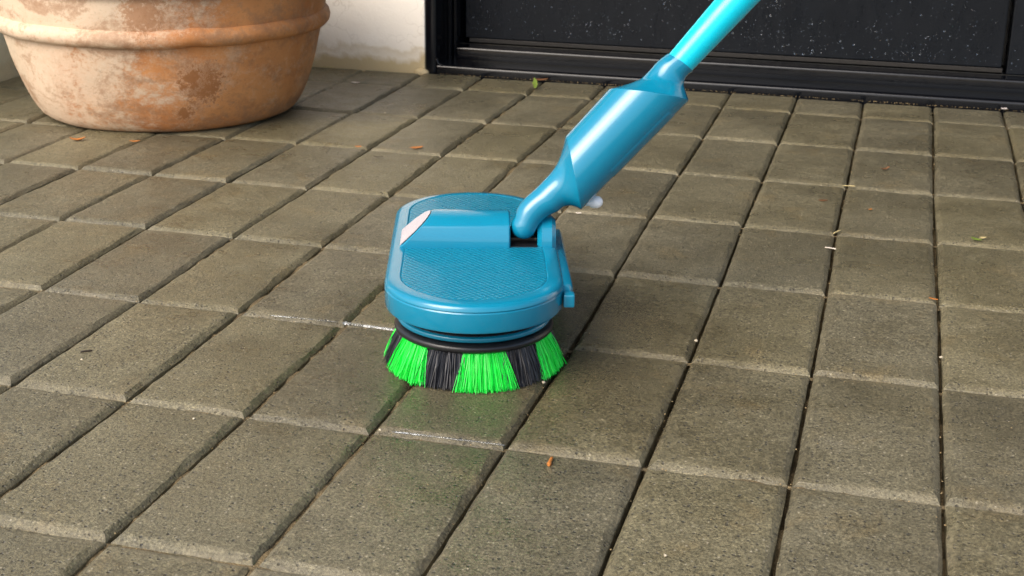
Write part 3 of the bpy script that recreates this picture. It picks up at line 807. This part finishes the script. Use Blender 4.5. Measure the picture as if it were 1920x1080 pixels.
leaf((781, 279), 0.017, 0.0085, 40, 'leaf_orange', 'tan orange leaf flake on the joint between pot and scrubber', 'leaf', 0.15)
leaf((672, 277), 0.008, 0.006, 10, 'leaf_orange', 'tiny tan leaf flake in the long joint right of the pot', 'leaf', 0.15)
leaf((709, 297), 0.013, 0.0035, 5, 'twig', 'dark split seed husk on the block behind the scrubber', 'seed husk', 0.3, group='seed husks')
stick((162, 661), 0.0095, 0.0008, 40, 'twig', 'short dark twig lying on the block at far left', 'twig')
stick((1032, 869), 0.0125, 0.0013, 92, 'leaf_orange', 'orange brown woody stub standing out on the front paving', 'twig', 0.05, flare=1.7)
leaf((1659, 320), 0.016, 0.0045, 50, 'leaf_brown', 'slim rust brown leaf sliver on the far right block', 'leaf', 0.5)
leaf((1543, 378), 0.010, 0.004, 15, 'leaf_brown', 'faint brown leaf scrap near the right long joint', 'leaf', 0.1)
stick((1569, 437), 0.0150, 0.0009, 65, 'straw', 'straw coloured stem end wedged in the crossing of two joints', 'stem')
stick((1557, 467), 0.0120, 0.0006, -15, 'pale', 'pale curved stem lying across the long joint', 'stem', 0.25)
stick((1592, 350), 0.0150, 0.0006, 8, 'straw', 'thin yellow grass stem bridging the long joint far right', 'stem', 0.05)
leaf((1831, 452), 0.012, 0.0055, -30, 'leaf_green', 'little green leaf lying on the joint at right', 'leaf', 0.3)
leaf((1842, 449), 0.008, 0.0045, 30, 'straw', 'yellow leaf scrap beside the little green leaf', 'leaf', 0.3)
leaf((1750, 563), 0.0085, 0.0026, -25, 'leaf_orange', 'orange sliver beside the straight long joint at right', 'leaf', 0.1)
leaf((1882, 207), 0.022, 0.0085, 100, 'petal', 'white withered petal in the joint by the sill at right', 'petal', 0.4, group='petals')
leaf((667, 157), 0.013, 0.0065, 10, 'petal', 'pale pink petal on the block at the foot of the cream wall', 'petal', 0.2, group='petals')
stick((613, 127), 0.0220, 0.0011, 12, 'straw', 'yellow straw lying against the foot of the cream wall', 'stem')
leaf((1085, 402), 0.0065, 0.0035, 20, 'pale', 'cream flake on the block right of the swivel neck', 'flake', 0.2, group='pale flakes')
leaf((1632, 395), 0.0055, 0.003, 60, 'leaf_orange', 'orange crumb of leaf by the joint at upper right', 'leaf', 0.2)
leaf((1013, 153), 0.024, 0.011, 20, 'leaf_brown', 'russet leaf bit lying against the black sill', 'leaf', 0.4)
lf = leaf((1003, 166), 0.026, 0.0075, 96, 'leaf_green', 'olive green leaf standing in the joint against the black sill', 'leaf', 0.2)
lf.rotation_euler = (0, R(-25), R(108)); lf.location.z = 0.006
lf2 = leaf((1790, 160), 0.017, 0.006, 10, 'leaf_orange', 'orange leaf flake resting on the black sill at right', 'leaf', 0.2)
q = gnd(1808, 157, 0.0155); lf2.location = (q.x, q.y, 0.0150)
ch = leaf((1308, 126), 0.014, 0.007, 15, 'petal', 'white chip resting on the black sill behind the pole', 'flake', 0.1, group='pale flakes')
q = gnd(1311, 126, 0.0155); ch.location = (q.x, q.y, 0.0150)
# pale pebbles one can point at
for (px, r, lb) in (((154, 675), 0.0016, 'white pebble beside the short dark twig at far left'), ((364, 786), 0.0014, 'white pebble on the block at lower left'),
                    ((713, 807), 0.0014, 'ivory pebble by the water in the joint below the brush'), ((1019, 718), 0.0022, 'tan pebble in the joint at the right edge of the brush'),
                    ((1305, 640), 0.0020, 'ochre pebble sitting in the long joint right of the brush'), ((1764, 671), 0.0020, 'white pebble lodged in the straight long joint at right'),
                    ((1248, 1042), 0.0014, 'white pebble near the bottom edge of the paving'), ((722, 212), 0.0018, 'white pebble on the block in front of the cream wall')):
    bm = bmesh.new(); bmesh.ops.create_icosphere(bm, subdivisions=2, radius=r * 0.72)
    for v in bm.verts: v.co *= 1 + 0.55 * noise.noise(v.co * 700 + Vector((px[0], 0, 0))); v.co.z *= 0.7
    me = bpy.data.meshes.new('pebble'); bm.to_mesh(me); bm.free()
    for p in me.polygons: p.use_smooth = True
    o = link('pebble', me, M['seed']); q = gnd(*px, 0); o.location = (q.x, q.y, r * 0.30)
    tag(o, lb, 'pebble', 'pale pebbles on the paving')
# grit and sand in the joints
rng = random.Random(5); vs, fs = [], []
def crumb(c, r):
    b0 = len(vs)
    for d in ((1, 0, 0), (0, 1, 0), (-1, 0, 0), (0, -1, 0), (0, 0, 0.8), (0, 0, -0.8)):
        vs.append(c + Vector(d) * r * rng.uniform(0.7, 1.25))
    for a, b2 in ((0, 1), (1, 2), (2, 3), (3, 0)): fs.append((b0 + a, b0 + b2, b0 + 4)); fs.append((b0 + b2, b0 + a, b0 + 5))
for k in range(600):
    i = rng.randint(-8, 8); x, y = i * 0.1 + rng.gauss(0, 0.0018), rng.uniform(-0.35, 1.5)
    crumb(Vector((x, y, -0.0042 + rng.uniform(-0.002, 0.001))), rng.uniform(0.0004, 0.0010))
for k in range(900):
    j = rng.randint(-1, 7); x, y = rng.uniform(-0.85, 0.9), j * 0.2 + rng.gauss(-0.001, 0.002)
    crumb(Vector((x, y, -0.0035)), rng.uniform(0.0004, 0.0009))
for k in range(900):
    crumb(Vector((rng.uniform(-0.85, 0.9), rng.uniform(-0.35, 1.5), 0.0003)), rng.uniform(0.0002, 0.0006))
for k in range(420):
    crumb(Vector((rng.uniform(-0.27, 0.9), YW - abs(rng.gauss(0, 0.0035)), 0.0004)), rng.uniform(0.0004, 0.0010))
gr = link('grit', mesh('grit', vs, fs, False), simple('grit_sand', (0.30, 0.22, 0.11), 0.8, 0, 0.3, 0, 0.4, 200))
tag(gr, 'sandy grit caught in the paving joints and along the sill', 'grit', None, 'stuff')
